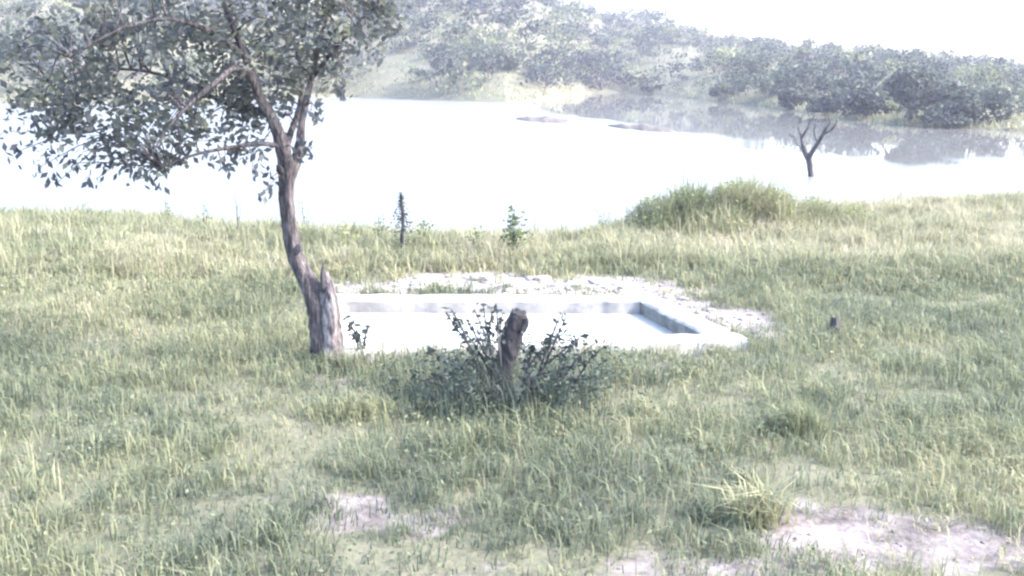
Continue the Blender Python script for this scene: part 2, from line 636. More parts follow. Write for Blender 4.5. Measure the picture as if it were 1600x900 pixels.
def inset(poly, d):
    out = []
    n = len(poly)
    for i in range(n):
        a, b, c = poly[i - 1], poly[i], poly[(i + 1) % n]
        e1, e2 = (b - a) / np.linalg.norm(b - a), (c - b) / np.linalg.norm(c - b)
        n1, n2 = np.array([e1[1], -e1[0]]), np.array([e2[1], -e2[0]])
        k = (n1 + n2)
        k = k / (k @ n1)
        out.append(b + k * d)
    return np.array(out)


INN = inset(TANK2, 0.43)
for i in range(4):
    j = (i + 1) % 4
    n = 36 if i in (0, 2) else 22
    V, T = [], []
    for k in range(n):
        t = 0.0006 + 0.9988 * k / (n - 1)
        o_, i_ = TANK2[i] * (1 - t) + TANK2[j] * t, INN[i] * (1 - t) + INN[j] * t
        jit = lambda s, a: (vnoise(k * 0.9 + i * 31, s * 3.7, 4) - 0.5) * a * 2.2
        dd = (i_ - o_) / np.linalg.norm(i_ - o_)
        prof = [(o_, -0.9), (o_ + dd * jit(1, .05), RIM_Z - 0.04), (o_ + dd * (0.035 + jit(2, .04)), RIM_Z + jit(3, .012)),
                (o_ * .5 + i_ * .5, RIM_Z + 0.004 + jit(4, .015)), (i_ - dd * (0.03 + jit(5, .02)), RIM_Z + jit(6, .012)), (i_ + dd * jit(7, .02), RIM_Z - 0.035), (i_, -0.9)]
        for q, z in prof:
            V.append((q[0] - tc_[0], q[1] - tc_[1], z))
    m = len(prof)
    for k in range(n - 1):
        for q in range(m - 1):
            a = k * m + q
            T += [(a, a + 1, a + m + 1), (a, a + m + 1, a + m)]
    for e in (0, (n - 1) * m):
        T += [(e, e + q, e + q + 1) if e == 0 else (e, e + q + 1, e + q) for q in range(1, m - 1)]
    wme = tri_mesh('pool_wall', np.array(V), np.array(T))
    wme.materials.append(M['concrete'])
    wme.materials.append(M['concrete_wet_shade'] if i in (1, 3) else M['concrete_damp_lit'])  # shade painted into the side walls' inner faces, front and back kept paler
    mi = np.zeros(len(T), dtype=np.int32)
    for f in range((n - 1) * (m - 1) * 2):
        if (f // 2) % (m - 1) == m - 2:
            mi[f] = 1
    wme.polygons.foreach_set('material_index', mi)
    link('wall', wme, None, tank)
fl = np.array([(p[0] - tc_[0], p[1] - tc_[1], z) for z in (-0.78, -0.9) for p in inset(TANK2, 0.40)])
link('floor', tri_mesh('pool_floor', fl, np.array([(0, 1, 2), (0, 2, 3), (4, 6, 5), (4, 7, 6), (0, 4, 5), (0, 5, 1), (1, 5, 6), (1, 6, 2), (2, 6, 7), (2, 7, 3), (3, 7, 4), (3, 4, 0)])), M['concrete_wet_shade'], tank)
WP = inset(TANK2, 0.41)
pw = link('pool_water', tri_mesh('pool_water', np.array([(p[0], p[1], -0.07) for p in WP]), np.array([(0, 2, 1), (0, 3, 2)])), M['pool'])
tag(pw, 'flat bright water filling the concrete drinking pool', kind='structure')

# ------------------------------------------------------------------ grass
def in_view(x, y, m=140):
    px, py = project(np.stack([x, y, np.zeros_like(x)], -1))
    return (px > -m) & (px < 1600 + m)


def field_pts(n, seed):
    lr = np.random.default_rng(seed)
    y = np.sqrt(lr.uniform(6.4 ** 2, 32 ** 2, n))
    x = lr.uniform(-1, 1, n) * (0.52 * y + 2.4)
    yn = np.interp(np.clip(800 + F * x / (CP * y + .95), -200, 1700), *NEAR)
    keep = ~in_tank(x, y, 0.01) & (y < yn - 0.1)
    return lr, x[keep], y[keep]


BUSH_C = ground_at(805, 630)


def field_look(x, y):
    z = height(x, y)
    px, py = project(np.stack([x, y, z], -1))
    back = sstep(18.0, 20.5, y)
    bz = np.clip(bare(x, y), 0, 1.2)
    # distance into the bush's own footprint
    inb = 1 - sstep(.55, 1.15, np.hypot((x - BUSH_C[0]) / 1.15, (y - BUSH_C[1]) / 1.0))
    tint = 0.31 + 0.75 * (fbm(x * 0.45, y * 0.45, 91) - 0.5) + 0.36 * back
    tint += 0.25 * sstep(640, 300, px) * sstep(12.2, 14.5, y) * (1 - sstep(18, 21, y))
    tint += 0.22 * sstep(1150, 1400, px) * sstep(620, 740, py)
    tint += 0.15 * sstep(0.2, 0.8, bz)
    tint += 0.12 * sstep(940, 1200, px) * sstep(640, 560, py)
    return z, px, py, back, bz, inb, tint


def grass_field():
    out = []
    # tussocks
    lr, x, y = field_pts(31000, 101)
    z, px, py, back, bz, inb, tint = field_look(x, y)
    cl_ = fbm(x * 0.9, y * 0.9, 81)
    dens = (1 - .97 * bz.clip(0, 1)) * (.25 + 1.1 * sstep(.3, .62, cl_)) * (1 - .85 * inb) + .05
    k = lr.uniform(0, 1, len(x)) < dens
    x, y, z, px, py, back, bz, tint, cl_ = [v[k] for v in (x, y, z, px, py, back, bz, tint, cl_)]
    h = (.11 + .27 * cl_ + lr.normal(0, .06, len(x))).clip(.1, .6) * (1 + .55 * back) * (1 - .4 * bz.clip(0, 1))
    h = np.where(in_tank(x, y, .22) & (y > TANK2[:, 1].mean()), h * .45, h)
    front = (px > 540) & (px < 960) & (y > 12.6) & (y < TANK2[:, 1].mean())
    h = np.where(front, h * 1.25 + .05, h)
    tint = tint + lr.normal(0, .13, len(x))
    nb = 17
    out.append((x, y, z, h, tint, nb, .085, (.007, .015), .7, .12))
    # low filler
    lr, x, y = field_pts(54000, 102)
    z, px, py, back, bz, inb, tint = field_look(x, y)
    k = lr.uniform(0, 1, len(x)) < (1 - .93 * bz.clip(0, 1)) * .85 * (1 - .8 * inb)
    x, y, z, back, tint = [v[k] for v in (x, y, z, back, tint)]
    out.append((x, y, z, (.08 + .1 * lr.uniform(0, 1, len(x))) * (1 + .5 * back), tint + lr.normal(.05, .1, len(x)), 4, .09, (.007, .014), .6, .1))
    # pale seeding stalks
    lr, x, y = field_pts(19000, 103)
    z, px, py, back, bz, inb, tint = field_look(x, y)
    k = lr.uniform(0, 1, len(x)) < (1 - bz.clip(0, 1)) * (.07 + .4 * back) * (1 - inb)
    x, y, z, back = [v[k] for v in (x, y, z, back)]
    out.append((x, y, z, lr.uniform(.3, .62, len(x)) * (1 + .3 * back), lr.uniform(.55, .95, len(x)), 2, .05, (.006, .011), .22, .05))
    res = []
    for (x, y, z, h, tint, nb, spread, wr, lean, tv) in out:
        k = len(x)
        bx = np.repeat(x, nb) + lr.normal(0, spread, k * nb)
        by = np.repeat(y, nb) + lr.normal(0, spread, k * nb)
        ok = ~in_tank(bx, by, 0.0)
        bz_ = np.repeat(z, nb) - .02
        hh = np.repeat(h, nb) * lr.uniform(.5, 1.2, k * nb)
        ww = lr.uniform(*wr, k * nb) * np.where(by > 18, 1.6, 1.0)
        ll = np.abs(lr.normal(lean, .28, k * nb)).clip(.03, 1.1)
        tt = (np.repeat(tint, nb) + lr.normal(0, tv, k * nb)).clip(0, 1)
        bx, by, bz_, hh, ww, ll, tt = [q[ok] for q in (bx, by, bz_, hh, ww, ll, tt)]
        V, T = blades(np.stack([bx, by, bz_], 1), hh, ww, ll, lr)
        res.append((V, T, np.repeat(tt, 5)))
    lr, x, y = field_pts(113000, 104)
    z, px, py, back, bz, inb, tint = field_look(x, y)
    k = (lr.uniform(0, 1, len(x)) < (1 - .95 * bz.clip(0, 1)) * sstep(.42, .6, fbm(x * 1.3, y * 1.3, 301)) * (1 - .7 * inb)) & (y < 19.5)
    x, y, z, tint = [v[k] for v in (x, y, z, tint)]
    C = np.stack([x, y, z + lr.uniform(.03, .26, len(x))], 1)
    V, T = leaves(C, lr.uniform(.03, .065, len(x)), .5, 0, lr, up=1.2)
    res.append((V, T, np.repeat((tint + lr.normal(-.05, .15, len(x))).clip(0, 1), 4)))
    return merge(res)


V, T, c = grass_field()
o = link('grass', tri_mesh('grass', V, T, {'tint': c}), M['grass'])
tag(o, 'green and straw coloured veld grass covering the ground round the pool', 'grass', kind='stuff')

# ------------------------------------------------------------------ foreground tree
TY = ground_at(512, 566)[1]
TB = ground_at(512, 566)


def tp(px, py, dy=0.0):
    return at(px, py, TY + dy) - TB


tree = thing('leaning_tree', 'slender leaning grey tree with forked trunk and broad leafy crown beside the pool', 'tree', TB)
PXM = F * CP / TY / (1)         # pixels per metre at the tree, roughly
mpp = 1.0 / (F / (TY * CP + CAMZ * SP))


def limb_path(pts, wid, sub=5):
    return smooth_path([tp(*p) for p in pts], np.array(wid) * mpp * 0.5, sub)


trunk_pts = [(516, 580, 0), (512, 556, 0), (505, 520, 0), (496, 478, .02), (481, 441, .05), (463, 404, .08), (453, 360, .1), (448, 310, .1), (448, 268, .1), (440, 225, .05), (424, 184, 0), (404, 150, -.1), (392, 112, -.2), (372, 60, -.3), (350, 0, -.4), (340, -70, -.5)]
trunk_w = [78, 50, 40, 35, 29, 26, 23, 22, 24, 20, 16, 14, 12, 9, 7, 3]
limbs = [
    ([(450, 285, .1), (466, 240, .15), (472, 190, .2), (480, 150, .2), (490, 112, .3), (500, 60, .4), (520, 0, .5), (530, -60, .5)], [20, 17, 11, 10, 8, 7, 5, 2]),
    ([(446, 232, .05), (455, 205, .3), (468, 165, .5), (470, 110, .8), (455, 50, 1.0), (440, -20, 1.2)], [12, 10, 8, 7, 5, 2]),
    ([(396, 128, -.15), (382, 112, -.35), (362, 108, -.5), (338, 128, -.7), (300, 160, -.8), (262, 200, -.9), (235, 245, -.9)], [11, 10, 9, 8, 6, 4, 2]),
    ([(420, 178, 0), (395, 170, .3), (350, 160, .7), (290, 130, 1.0), (220, 110, 1.2), (140, 110, 1.3), (80, 130, 1.3)], [10, 9, 8, 7, 5, 4, 2]),
    ([(384, 90, -.25), (330, 50, -.6), (260, 30, -.9), (180, 50, -1.1), (110, 90, -1.2)], [9, 8, 6, 4, 2]),
    ([(440, 228, .05), (405, 225, -.2), (350, 232, -.4), (300, 243, -.5), (255, 262, -.5)], [8, 6, 5, 4, 2]),
    ([(488, 122, .3), (520, 80, .0), (555, 40, -.2), (590, 5, -.3)], [7, 6, 4, 2]),
]
tubes = [tube(*limb_path(trunk_pts, trunk_w, 6), n=20, rough=0.05, seed=1, lobes=0.10)]
skel = [limb_path(trunk_pts[8:], trunk_w[8:], 5)[0]]
link('trunk', tri_mesh('trunk', *tubes[0], smooth=True), M['bark'], tree)
limb_parts = []
for i, (p, w) in enumerate(limbs):
    path, rad = limb_path(p, w, 5)
    V, T = tube(path, rad, n=8, rough=0.05, seed=20 + i, lobes=0.06)
    link('limb', tri_mesh('limb', V, T, smooth=True), M['bark'], tree)
    skel.append(path[3:])
SK = np.concatenate(skel)

# knots and the torn stub of the second stem
for kx, ky, s in [(468, 386, 9), (476, 234, 10), (432, 262, 9)]:
    base, end = tp(kx - 6 if kx > 450 else kx + 8, ky + 8, -.05), tp(kx + 2, ky - 4, -.1)
    V, T = tube(*smooth_path([base, (base + end) / 2, end], np.array([s, s, s * .5]) * mpp * .6, 3), n=7, rough=.15, seed=kx)
    link('knot', tri_mesh('knot', V, T, smooth=True), M['dead_wood'], tree)


def torn_stub(pts, wid, seed, n=16, depth=0.12):
    path, rad = smooth_path(pts, wid, 5)
    V, T = tube(path, rad, n=n, rough=0.08, seed=seed, lobes=0.13)
    m = len(path)
    lr = np.random.default_rng(seed + 5)
    j = lr.uniform(-0.2, 1, n) * depth
    V[(m - 1) * n:(m) * n, 2] += j + 0.4 * depth * np.sin(np.linspace(0, 6.28, n, endpoint=False) + seed)
    V[(m - 2) * n:(m - 1) * n, 2] += j * 0.3
    V[-1, 2] -= depth * 0.7
    return V, T


V, T = torn_stub([tp(516, 560, -.02), tp(516, 520, -.04), tp(515, 480, -.05), tp(512, 448, -.03), tp(509, 430, -.02)], np.array([40, 33, 29, 22, 11]) * mpp * .5, 3)
link('broken_stem', tri_mesh('broken_stem', V, T), M['pale_wood'], tree)['label'] = 'pale weathered broken stem at the foot of the tree'
V, T = tube(*smooth_path([tp(506, 455, -.1), tp(504, 430, -.08), tp(505, 411, -.06)], np.array([9, 8, 2]) * mpp * .5, 4), n=7, rough=.1, seed=9)
link('splinter', tri_mesh('splinter', V, T), M['dead_wood'], tree)

# crown: leaf clumps in lobes, tied to the limbs by twigs
lobes_ = [(250, 175, 70, .0), (225, 225, 48, -.3), (330, 185, 62, .2), (305, 95, 85, .0), (395, 70, 95, .2), (470, 45, 75, .3), (498, 108, 38, .3), (222, 70, 85, .3), (140, 150, 80, .2), (90, 110, 80, .0), (60, 180, 55, .3), (330, -40, 110, 0), (450, -50, 95, .2), (200, -20, 100, .4), (400, 150, 52, .4), (540, 20, 55, -.2), (160, 225, 42, -.2), (575, -30, 50, -.1), (380, 205, 40, .2), (30, 60, 70, .5), (430, 110, 60, .9), (570, 30, 50, .3), (605, 0, 45, .2), (530, 75, 32, .1)]
cl = []
for (px, py, r, dy) in lobes_:
    c = tp(px, py, dy)
    rm = r * mpp
    n = int((16 if py > 130 else 13) * (r / 60) ** 2)
    d = rng.normal(0, 1, (n, 3))
    d /= np.linalg.norm(d, axis=1)[:, None]
    q = c + d * rm * rng.uniform(0.25, 1.0, (n, 1)) ** 0.5 * np.array([1, 1.35, 0.95])
    cl.append(q)
cl = np.concatenate(cl)
# drooping ends at the lower edge of the crown
dr = [(214, 262), (240, 288), (232, 268), (262, 262), (290, 245), (345, 262), (352, 250), (372, 238), (405, 235), (395, 262), (412, 300), (420, 280), (214, 240), (275, 236), (322, 240), (180, 262), (150, 280), (110, 255), (60, 262), (90, 285), (485, 178), (496, 172), (478, 232), (466, 236), (525, 130), (535, 145), (515, 110), (20, 240)]
drc = np.array([tp(a, b, rng.uniform(-.5, .1)) for a, b in dr])
tw = []
LV = []


def twig(c, seedi, thick=0.012):
    k = np.argmin(np.linalg.norm(SK - c, axis=1) + 0.5 * np.maximum(0, SK[:, 2] - c[2] - .5))
    a = SK[k]
    L_ = np.linalg.norm(c - a)
    mid = (a + c) / 2 + np.array([0, 0, 0.18 * L_]) + rng.normal(0, 0.06, 3) * L_
    p, r = smooth_path([a, mid, c], [thick, thick * .7, thick * .3], 3)
    return tube(p, r, n=4, seed=seedi)


for i, c in enumerate(cl):
    if i % 2 == 0:
        V, T = twig(c, i)
        tw.append((V, T, 0))
for i, c in enumerate(drc):
    V, T = twig(c, 900 + i, 0.011)
    tw.append((V, T, 0))
V, T, c_ = merge(tw)
link('twigs', tri_mesh('twigs', V, T, smooth=True), M['bark'], tree)['kind'] = 'stuff'
nl = 24
C = np.repeat(cl, nl, 0) + rng.normal(0, 1, (len(cl) * nl, 3)) * np.array([.115, .115, .095])
V1, T1 = leaves(C, rng.uniform(.06, .145, len(C)), 0.55, droop=0.5)
t1 = np.repeat(np.repeat(rng.uniform(0.15, 0.75, len(cl)), nl) + rng.normal(0, .12, len(C)), 4)
C2 = np.repeat(drc, 11, 0) + rng.normal(0, 1, (len(drc) * 11, 3)) * np.array([.06, .06, .075])
V2, T2 = leaves(C2, rng.uniform(.09, .15, len(C2)), 0.5, droop=1.3)
V, T, c = merge([(V1, T1, t1), (V2, T2, 0.1)])
link('crown', tri_mesh('crown', V, T, {'tint': c.clip(0, 1)}), M['leaf'], tree)

# ------------------------------------------------------------------ bush with the stump inside
BB = ground_at(802, 640)


def bp(px, py, dy=0.0):
    return at(px, py, BB[1] + dy) - BB


bmpp = 1.0 / (F / (BB[1] * CP + CAMZ * SP))
bush = thing('dark_bush', 'dark green leafy bush in front of the pool, around the leaning stump', 'bush', BB)
tips = [(698, 492, .35), (712, 500, .3), (728, 498, .35), (755, 478, .4), (776, 478, .4), (876, 490, .3), (915, 520, .2), (670, 548, .1), (645, 590, 0), (705, 483, .3), (722, 520, .2), (742, 486, .4), (768, 484, .4), (785, 490, .4), (745, 512, .3), (884, 496, .3), (888, 515, .25), (862, 528, .1), (905, 530, .1), (930, 536, .1), (945, 540, .2), (700, 560, .0), (680, 585, -.1), (660, 600, -.1), (730, 560, .2), (760, 545, .2), (830, 540, .3), (850, 550, .2), (880, 560, .0), (910, 570, .0), (930, 590, -.1), (700, 610, -.2), (740, 600, -.3), (780, 590, -.4), (830, 585, -.4), (870, 590, -.3), (760, 620, -.4), (810, 610, -.5), (850, 610, -.4), (900, 610, -.3), (770, 560, -.1), (820, 560, -.2)]
st, lv = [], []
for i, (px, py, dy) in enumerate(tips):
    e = bp(px, py, dy)
    a = np.array([e[0] * 0.35 + rng.normal(0, .08), e[1] * .4, -0.02])
    m_ = a * 0.45 + e * 0.55 + np.array([0, 0, 0.10]) + rng.normal(0, .05, 3)
    p, r = smooth_path([a, m_, e], [.016, .012, .006], 6)
    st.append((*tube(p, r, n=5, seed=i), 0))
    k = 12 + int(rng.integers(0, 8))
    idx = rng.integers(6, len(p), k)
    lv.append(p[idx] + rng.normal(0, .03, (k, 3)))
V, T, c = merge(st)
link('stems', tri_mesh('bush_stems', V, T, smooth=True), M['dead_wood'], bush)
# body of the bush
n = 13000
d = rng.normal(0, 1, (n, 3))
d /= np.linalg.norm(d, axis=1)[:, None]
rr = rng.uniform(0, 1, (n, 1)) ** 0.7
hw = bp(930, 620)[0] - 0
body = np.array([0.02, 0.1, 0.2]) + d * rr * np.array([hw * 1.55, 1.0, 0.62]) * (.55 + .9 * fbm(d[:, 0] * 2 + 5, d[:, 2] * 2 + d[:, 1] * 3 + 5, 77))[:, None]
lump = fbm(body[:, 0] * 3.5 + 9, body[:, 2] * 3.5 + body[:, 1] * 2, 5)
sq = ground_at(790, 618) - BB
body = body[(body[:, 2] > 0.02) & (lump > 0.43) & ~((np.abs(body[:, 0] - sq[0] - .02) < .1) & (body[:, 1] < sq[1] + .1) & (body[:, 2] > .3))]
lvp = np.concatenate(lv)
Va, Ta = leaves(lvp, rng.uniform(.06, .12, len(lvp)), 0.5, 0.1)
Vb, Tb = leaves(body, rng.uniform(.04, .075, len(body)), 0.4, 0.1)
bb = np.stack([rng.normal(0, hw * .55, 900), rng.normal(-.1, .4, 900), np.zeros(900)], 1)
Vc, Tc = blades(bb, rng.uniform(.2, .7, 900), rng.uniform(.007, .012, 900), np.abs(rng.normal(.4, .25, 900)))
V, T, c = merge([(Va, Ta, 0.05), (Vb, Tb, np.repeat(rng.uniform(0, .7, len(body)), 4)), (Vc, Tc, np.repeat(rng.uniform(.1, .8, 900), 5))])
link('foliage', tri_mesh('bush_foliage', V, T, {'tint': c.clip(0, 1)}), M['bush_leaf'], bush)

SB = ground_at(784, 618)
sp_ = lambda px, py, dy=0: at(px, py, SB[1] + dy) - SB
smpp = 1.0 / (F / (SB[1] * CP + CAMZ * SP))
stump = thing('leaning_stump', 'dark dead stump leaning right, standing up out of the bush', 'stump', SB)
V, T = torn_stub([sp_(780, 622), sp_(783, 600), sp_(789, 570), sp_(797, 540), sp_(804, 512), sp_(809, 495), sp_(811, 488)], np.array([36, 34, 31, 30, 31, 29, 22]) * smpp * .5, 12, n=14, depth=0.05)
link('trunk', tri_mesh('stump_trunk', V, T), M['dead_wood'], stump)
V, T = tube(*smooth_path([sp_(812, 520, -.06), sp_(822, 508, -.08), sp_(824, 497, -.08)], np.array([12, 10, 5]) * smpp * .5, 3), n=7, rough=.12, seed=4)
link('branch_stub', tri_mesh('stump_stub', V, T), M['dead_wood'], stump)


# ------------------------------------------------------------------ small plants and posts
def sprig(name, label, cat, px, py, tips, leafsize, mat, tint, stem_mat='dead_wood', nleaf=7, sr=0.008, group=None, aspect=.45, spread=.03):
    b = ground_at(px, py)
    t = thing(name, label, cat, b, group)
    st, lv = [], []
    for i, (tx, ty) in enumerate(tips):
        e = at(tx, ty, b[1] + rng.uniform(-.15, .15)) - b
        m_ = e * .55 + np.array([-e[0] * .15, 0, .03])
        p, r = smooth_path([np.array([rng.normal(0, .02), 0, -.03]), m_, e], [sr, sr * .75, sr * .4], 6)
        st.append((*tube(p, r, n=5, seed=i), 0))
        idx = rng.integers(5, len(p), nleaf)
        lv.append(p[idx] + rng.normal(0, spread, (nleaf, 3)))
    V, T, c = merge(st)
    link('stems', tri_mesh(name + '_stems', V, T, smooth=True), M[stem_mat], t)
    lv = np.concatenate(lv)
    V, T = leaves(lv, rng.uniform(.7, 1.2, len(lv)) * leafsize, aspect, 0.0)
    link('leaves', tri_mesh(name + '_leaves', V, T, {'tint': np.full(len(V), tint) + np.repeat(rng.normal(0, .12, len(lv)), 4)}), M[mat], t)
    return t


sprig('leafy_sapling', 'small dark leafy sapling just right of the tree foot', 'sapling', 566, 562, [(544, 512), (552, 500), (561, 520), (580, 503), (574, 514), (538, 492)], .12, 'bush_leaf', .0, nleaf=7, sr=.012)
sprig('leafy_weed', 'yellow-green leafy weed in the tall grass right of the tree trunk', 'weed', 545, 402, [(528, 352), (540, 345), (553, 350), (535, 362), (560, 360)], .13, 'weed', .7, nleaf=9, spread=.07)
sprig('tall_weed', 'tall grey-green weed standing behind the pool, under the middle of the lake', 'weed', 802, 408, [(800, 322), (806, 338), (793, 348), (814, 352), (803, 330), (788, 362), (818, 366)], .11, 'weed', .12, nleaf=34, spread=.07)
sprig('thin_weed', 'thin dry weed stalk at the lake edge left of the tree', 'weed', 373, 372, [(366, 298), (378, 318), (370, 310)], .07, 'weed', .25, nleaf=4)
sprig('thin_weed', 'thin dry weed stalk at the lake edge just right of the tree trunk', 'weed', 478, 372, [(470, 314), (482, 325)], .08, 'weed', .25, nleaf=6)
sprig('thin_weed', 'forked dry weed at the lake edge left of the green mound', 'weed', 940, 372, [(930, 320), (946, 322), (955, 332), (938, 326)], .07, 'weed', .3, nleaf=5)

for (a_, b_, c_, d_, lb) in [(262, 362, 258, 308, 'short dry weed stalk at the lake edge below the left end of the crown'), (320, 366, 316, 316, 'dry weed stalk at the lake edge midway between the crown tips and the trunk'),
                             (590, 392, 592, 336, 'bushy weed in the grass just left of the dark weed spike'), (660, 396, 664, 340, 'bushy weed in the grass just right of the dark weed spike'), (745, 402, 742, 352, 'low weed in the grass between the dark weed spike and the tall grey-green weed')]:
    sprig('lakeside_weed', lb, 'weed', a_, b_, [(c_, d_), (c_ + 10, d_ + 14), (c_ - 10, d_ + 18), (c_ + 4, d_ + 8)], .08, 'weed', .2, nleaf=8 if a_ < 400 else 22, spread=.05)

# tall dark weed spike at the lake edge
PB = ground_at(629, 402)
post = thing('weed_spike', 'tall dark weed spike standing above the grass at the lake edge', 'weed', PB)
pp = lambda px, py, dy=0: at(px, py, PB[1] + dy) - PB
pm = 1.0 / (F / (PB[1] * CP + CAMZ * SP))
V, T = tube(*smooth_path([pp(629, 412), pp(628, 375), pp(630, 340), pp(627, 315), pp(627, 302)], np.array([7, 6, 5, 5, 3]) * pm * .5, 4), n=7, rough=.08, seed=8)
link('stalk', tri_mesh('weed_stalk', V, T), M['dead_wood'], post)
zz = rng.uniform(0, 1, 420) ** .9
wz = .03 + .26 * (1 - zz) ** 1.8
lvp = np.stack([rng.normal(0, 1, 420) * wz, rng.normal(0, 1, 420) * wz, .1 + zz * 1.22], 1)
V, T = leaves(lvp, rng.uniform(.04, .1, 420), .4, -.3)
link('leaves', tri_mesh('weed_spike_leaves', V, T, {'tint': np.repeat(rng.uniform(0, .5, 420), 4)}), M['bush_leaf'], post)['kind'] = 'stuff'

# small dark stump on the right
QB = ground_at(1303, 528)
st2 = thing('small_stump', 'small dark rotten stump in the grass right of the pool', 'stump', QB)
qp = lambda px, py: at(px, py, QB[1]) - QB
qm = 1.0 / (F / (QB[1] * CP + CAMZ * SP))
V, T = torn_stub([qp(1302, 534), qp(1302, 520), qp(1305, 508), qp(1305, 497)], np.array([22, 19, 17, 12]) * qm * .5, 21, n=11, depth=.04)
link('trunk', tri_mesh('small_stump_trunk', V, T), M['dead_wood'], st2)


# grassy clumps that stand out
def clump(name, label, cat, px, py, wpx, hpx, n, mat, tints, wid=.014, leafn=0, leafs=.08, deep=.6, lean=.4):
    b = ground_at(px, py)
    b[2] = float(height(b[0], b[1]))
    mp_ = 1.0 / (F / (b[1] * CP + CAMZ * SP))
    w, h = wpx * mp_ * .5, hpx * mp_
    t = thing(name, label, cat, b)
    q = rng.normal(0, .42, (n, 2)).clip(-1.1, 1.1)
    e = np.clip(1.05 - (q ** 2).sum(1), .2, 1)
    base = np.stack([q[:, 0] * w, q[:, 1] * w * deep, np.zeros(n)], 1)
    base[:, 2] = height(base[:, 0] + b[0], base[:, 1] + b[1]) - b[2] - .03
    hh = h * e * rng.uniform(.55, 1.15, n)
    V, T = blades(base, hh, rng.uniform(.6, 1.3, n) * wid, np.abs(rng.normal(lean, .22, n)).clip(.03, 1))
    c = np.repeat(rng.uniform(*tints, n), 5)
    link('blades', tri_mesh(name, V, T, {'tint': c}), M[mat], t)['kind'] = 'stuff'
    if leafn:
        q = rng.normal(0, .45, (leafn, 2)).clip(-1.1, 1.1)
        e = np.clip(1.0 - (q ** 2).sum(1), .12, 1)
        C = np.stack([q[:, 0] * w, q[:, 1] * w * deep, h * e * rng.uniform(.2, .95, leafn)], 1)
        V, T = leaves(C, rng.uniform(.6, 1.3, leafn) * leafs, .4, .2)
        link('leaves', tri_mesh(name + '_leaves', V, T, {'tint': np.repeat(rng.uniform(*tints, leafn), 4)}), M['bush_leaf'], t)
    return t


clump('yellow_green_weed', 'clump of yellow-green broad-bladed weed beside the pale sandy patch', 'weed', 1185, 815, 150, 105, 190, 'grass', (.5, .85), wid=.02, leafn=0, lean=.75)
def mound(label, px, py, lobes__, n, leafn, tints):
    b = ground_at(px, py)
    b[2] = float(height(b[0], b[1]))
    mp_ = 1.0 / (F / (b[1] * CP + CAMZ * SP))
    t = thing('reed_mound', label, 'shrub', b)
    Vs = []
    for (ox, oy, w, h, fr) in lobes__:
        k = int(n * fr)
        q = rng.normal(0, .45, (k, 2)).clip(-1.2, 1.2)
        x, y = ox * mp_ + q[:, 0] * w * mp_ * .5, oy + q[:, 1] * 1.3
        e = np.clip(1.05 - .75 * (q ** 2).sum(1), .18, 1)
        z = height(x + b[0], y + b[1]) - b[2] - .03
        hh = h * mp_ * e * rng.uniform(.35, 1.1, k) * (.55 + .9 * fbm(x * 1.4, y * 1.4, 55))
        tall = rng.uniform(0, 1, k) < .03
        hh = np.where(tall, hh * 1.35, hh)
        V, T = blades(np.stack([x, y, z], 1), hh, rng.uniform(.012, .03, k), np.abs(rng.normal(.55, .3, k)).clip(.03, 1.1))
        Vs.append((V, T, np.repeat((rng.uniform(*tints) + rng.normal(0, .17, k)).clip(0, 1), 5)))
    V, T, c = merge(Vs)
    link('blades', tri_mesh('mound_blades', V, T, {'tint': c}), M['grass'], t)['kind'] = 'stuff'
    Vs = []
    for (ox, oy, w, h, fr) in lobes__:
        k = int(leafn * fr)
        q = rng.normal(0, .42, (k, 2)).clip(-1.1, 1.1)
        x, y = ox * mp_ + q[:, 0] * w * mp_ * .5, oy + q[:, 1] * 1.2
        e = np.clip(1.0 - .8 * (q ** 2).sum(1), .12, 1)
        V, T = leaves(np.stack([x, y, h * mp_ * e * rng.uniform(.1, .8, k)], 1), rng.uniform(.05, .13, k), .45, .1)
        Vs.append((V, T, np.repeat((rng.uniform(.4, .75) + rng.normal(0, .15, k)).clip(0, 1), 4)))
    V, T, c = merge(Vs)
    link('leaves', tri_mesh('mound_leaves', V, T, {'tint': c}), M['weed'], t)['kind'] = 'stuff'


mound('large rounded green mound of rank shrub and grass at the lake edge', 1135, 364, [(-110, .2, 110, 72, .16), (-50, .4, 130, 92, .26), (20, .5, 140, 106, .3), (75, .3, 120, 88, .18), (-20, -.6, 170, 62, .1)], 9000, 5200, (.45, .8))
mound('lower grey-green end of rank growth trailing right of the large mound', 1265, 356, [(-50, .2, 110, 74, .4), (10, .3, 110, 58, .35), (70, .2, 100, 40, .25)], 3600, 1200, (.4, .75))
clump('green_tussock', 'dark green tussock at right in front of the small stump', 'grass', 1245, 680, 150, 70, 600, 'grass', (.3, .65), leafn=0)
clump('pale_tussock', 'pale green domed tussock left of the dark bush', 'grass', 560, 650, 240, 52, 650, 'grass', (.45, .8), lean=.6)

# ------------------------------------------------------------------ stones behind the pool and pebbles
def rock_mesh(seed):
    import bmesh
    bm = bmesh.new()
    bmesh.ops.create_icosphere(bm, subdivisions=2, radius=1)
    lr = np.random.default_rng(seed)
    planes = lr.normal(0, 1, (9, 3))
    planes /= np.linalg.norm(planes, axis=1)[:, None]
    for v in bm.verts:
        c = np.array(v.co)
        for p in planes:
            d = c @ p - 0.72
            if d > 0:
                c = c - p * d
        v.co = c * (1 + lr.normal(0, .03))
        v.co.z *= .62
        v.co.x *= 1 + .25 * math.sin(seed * 2.1)
    me = bpy.data.meshes.new('rock')
    bm.to_mesh(me)
    bm.free()
    me.materials.append(M['stone'])
    return me


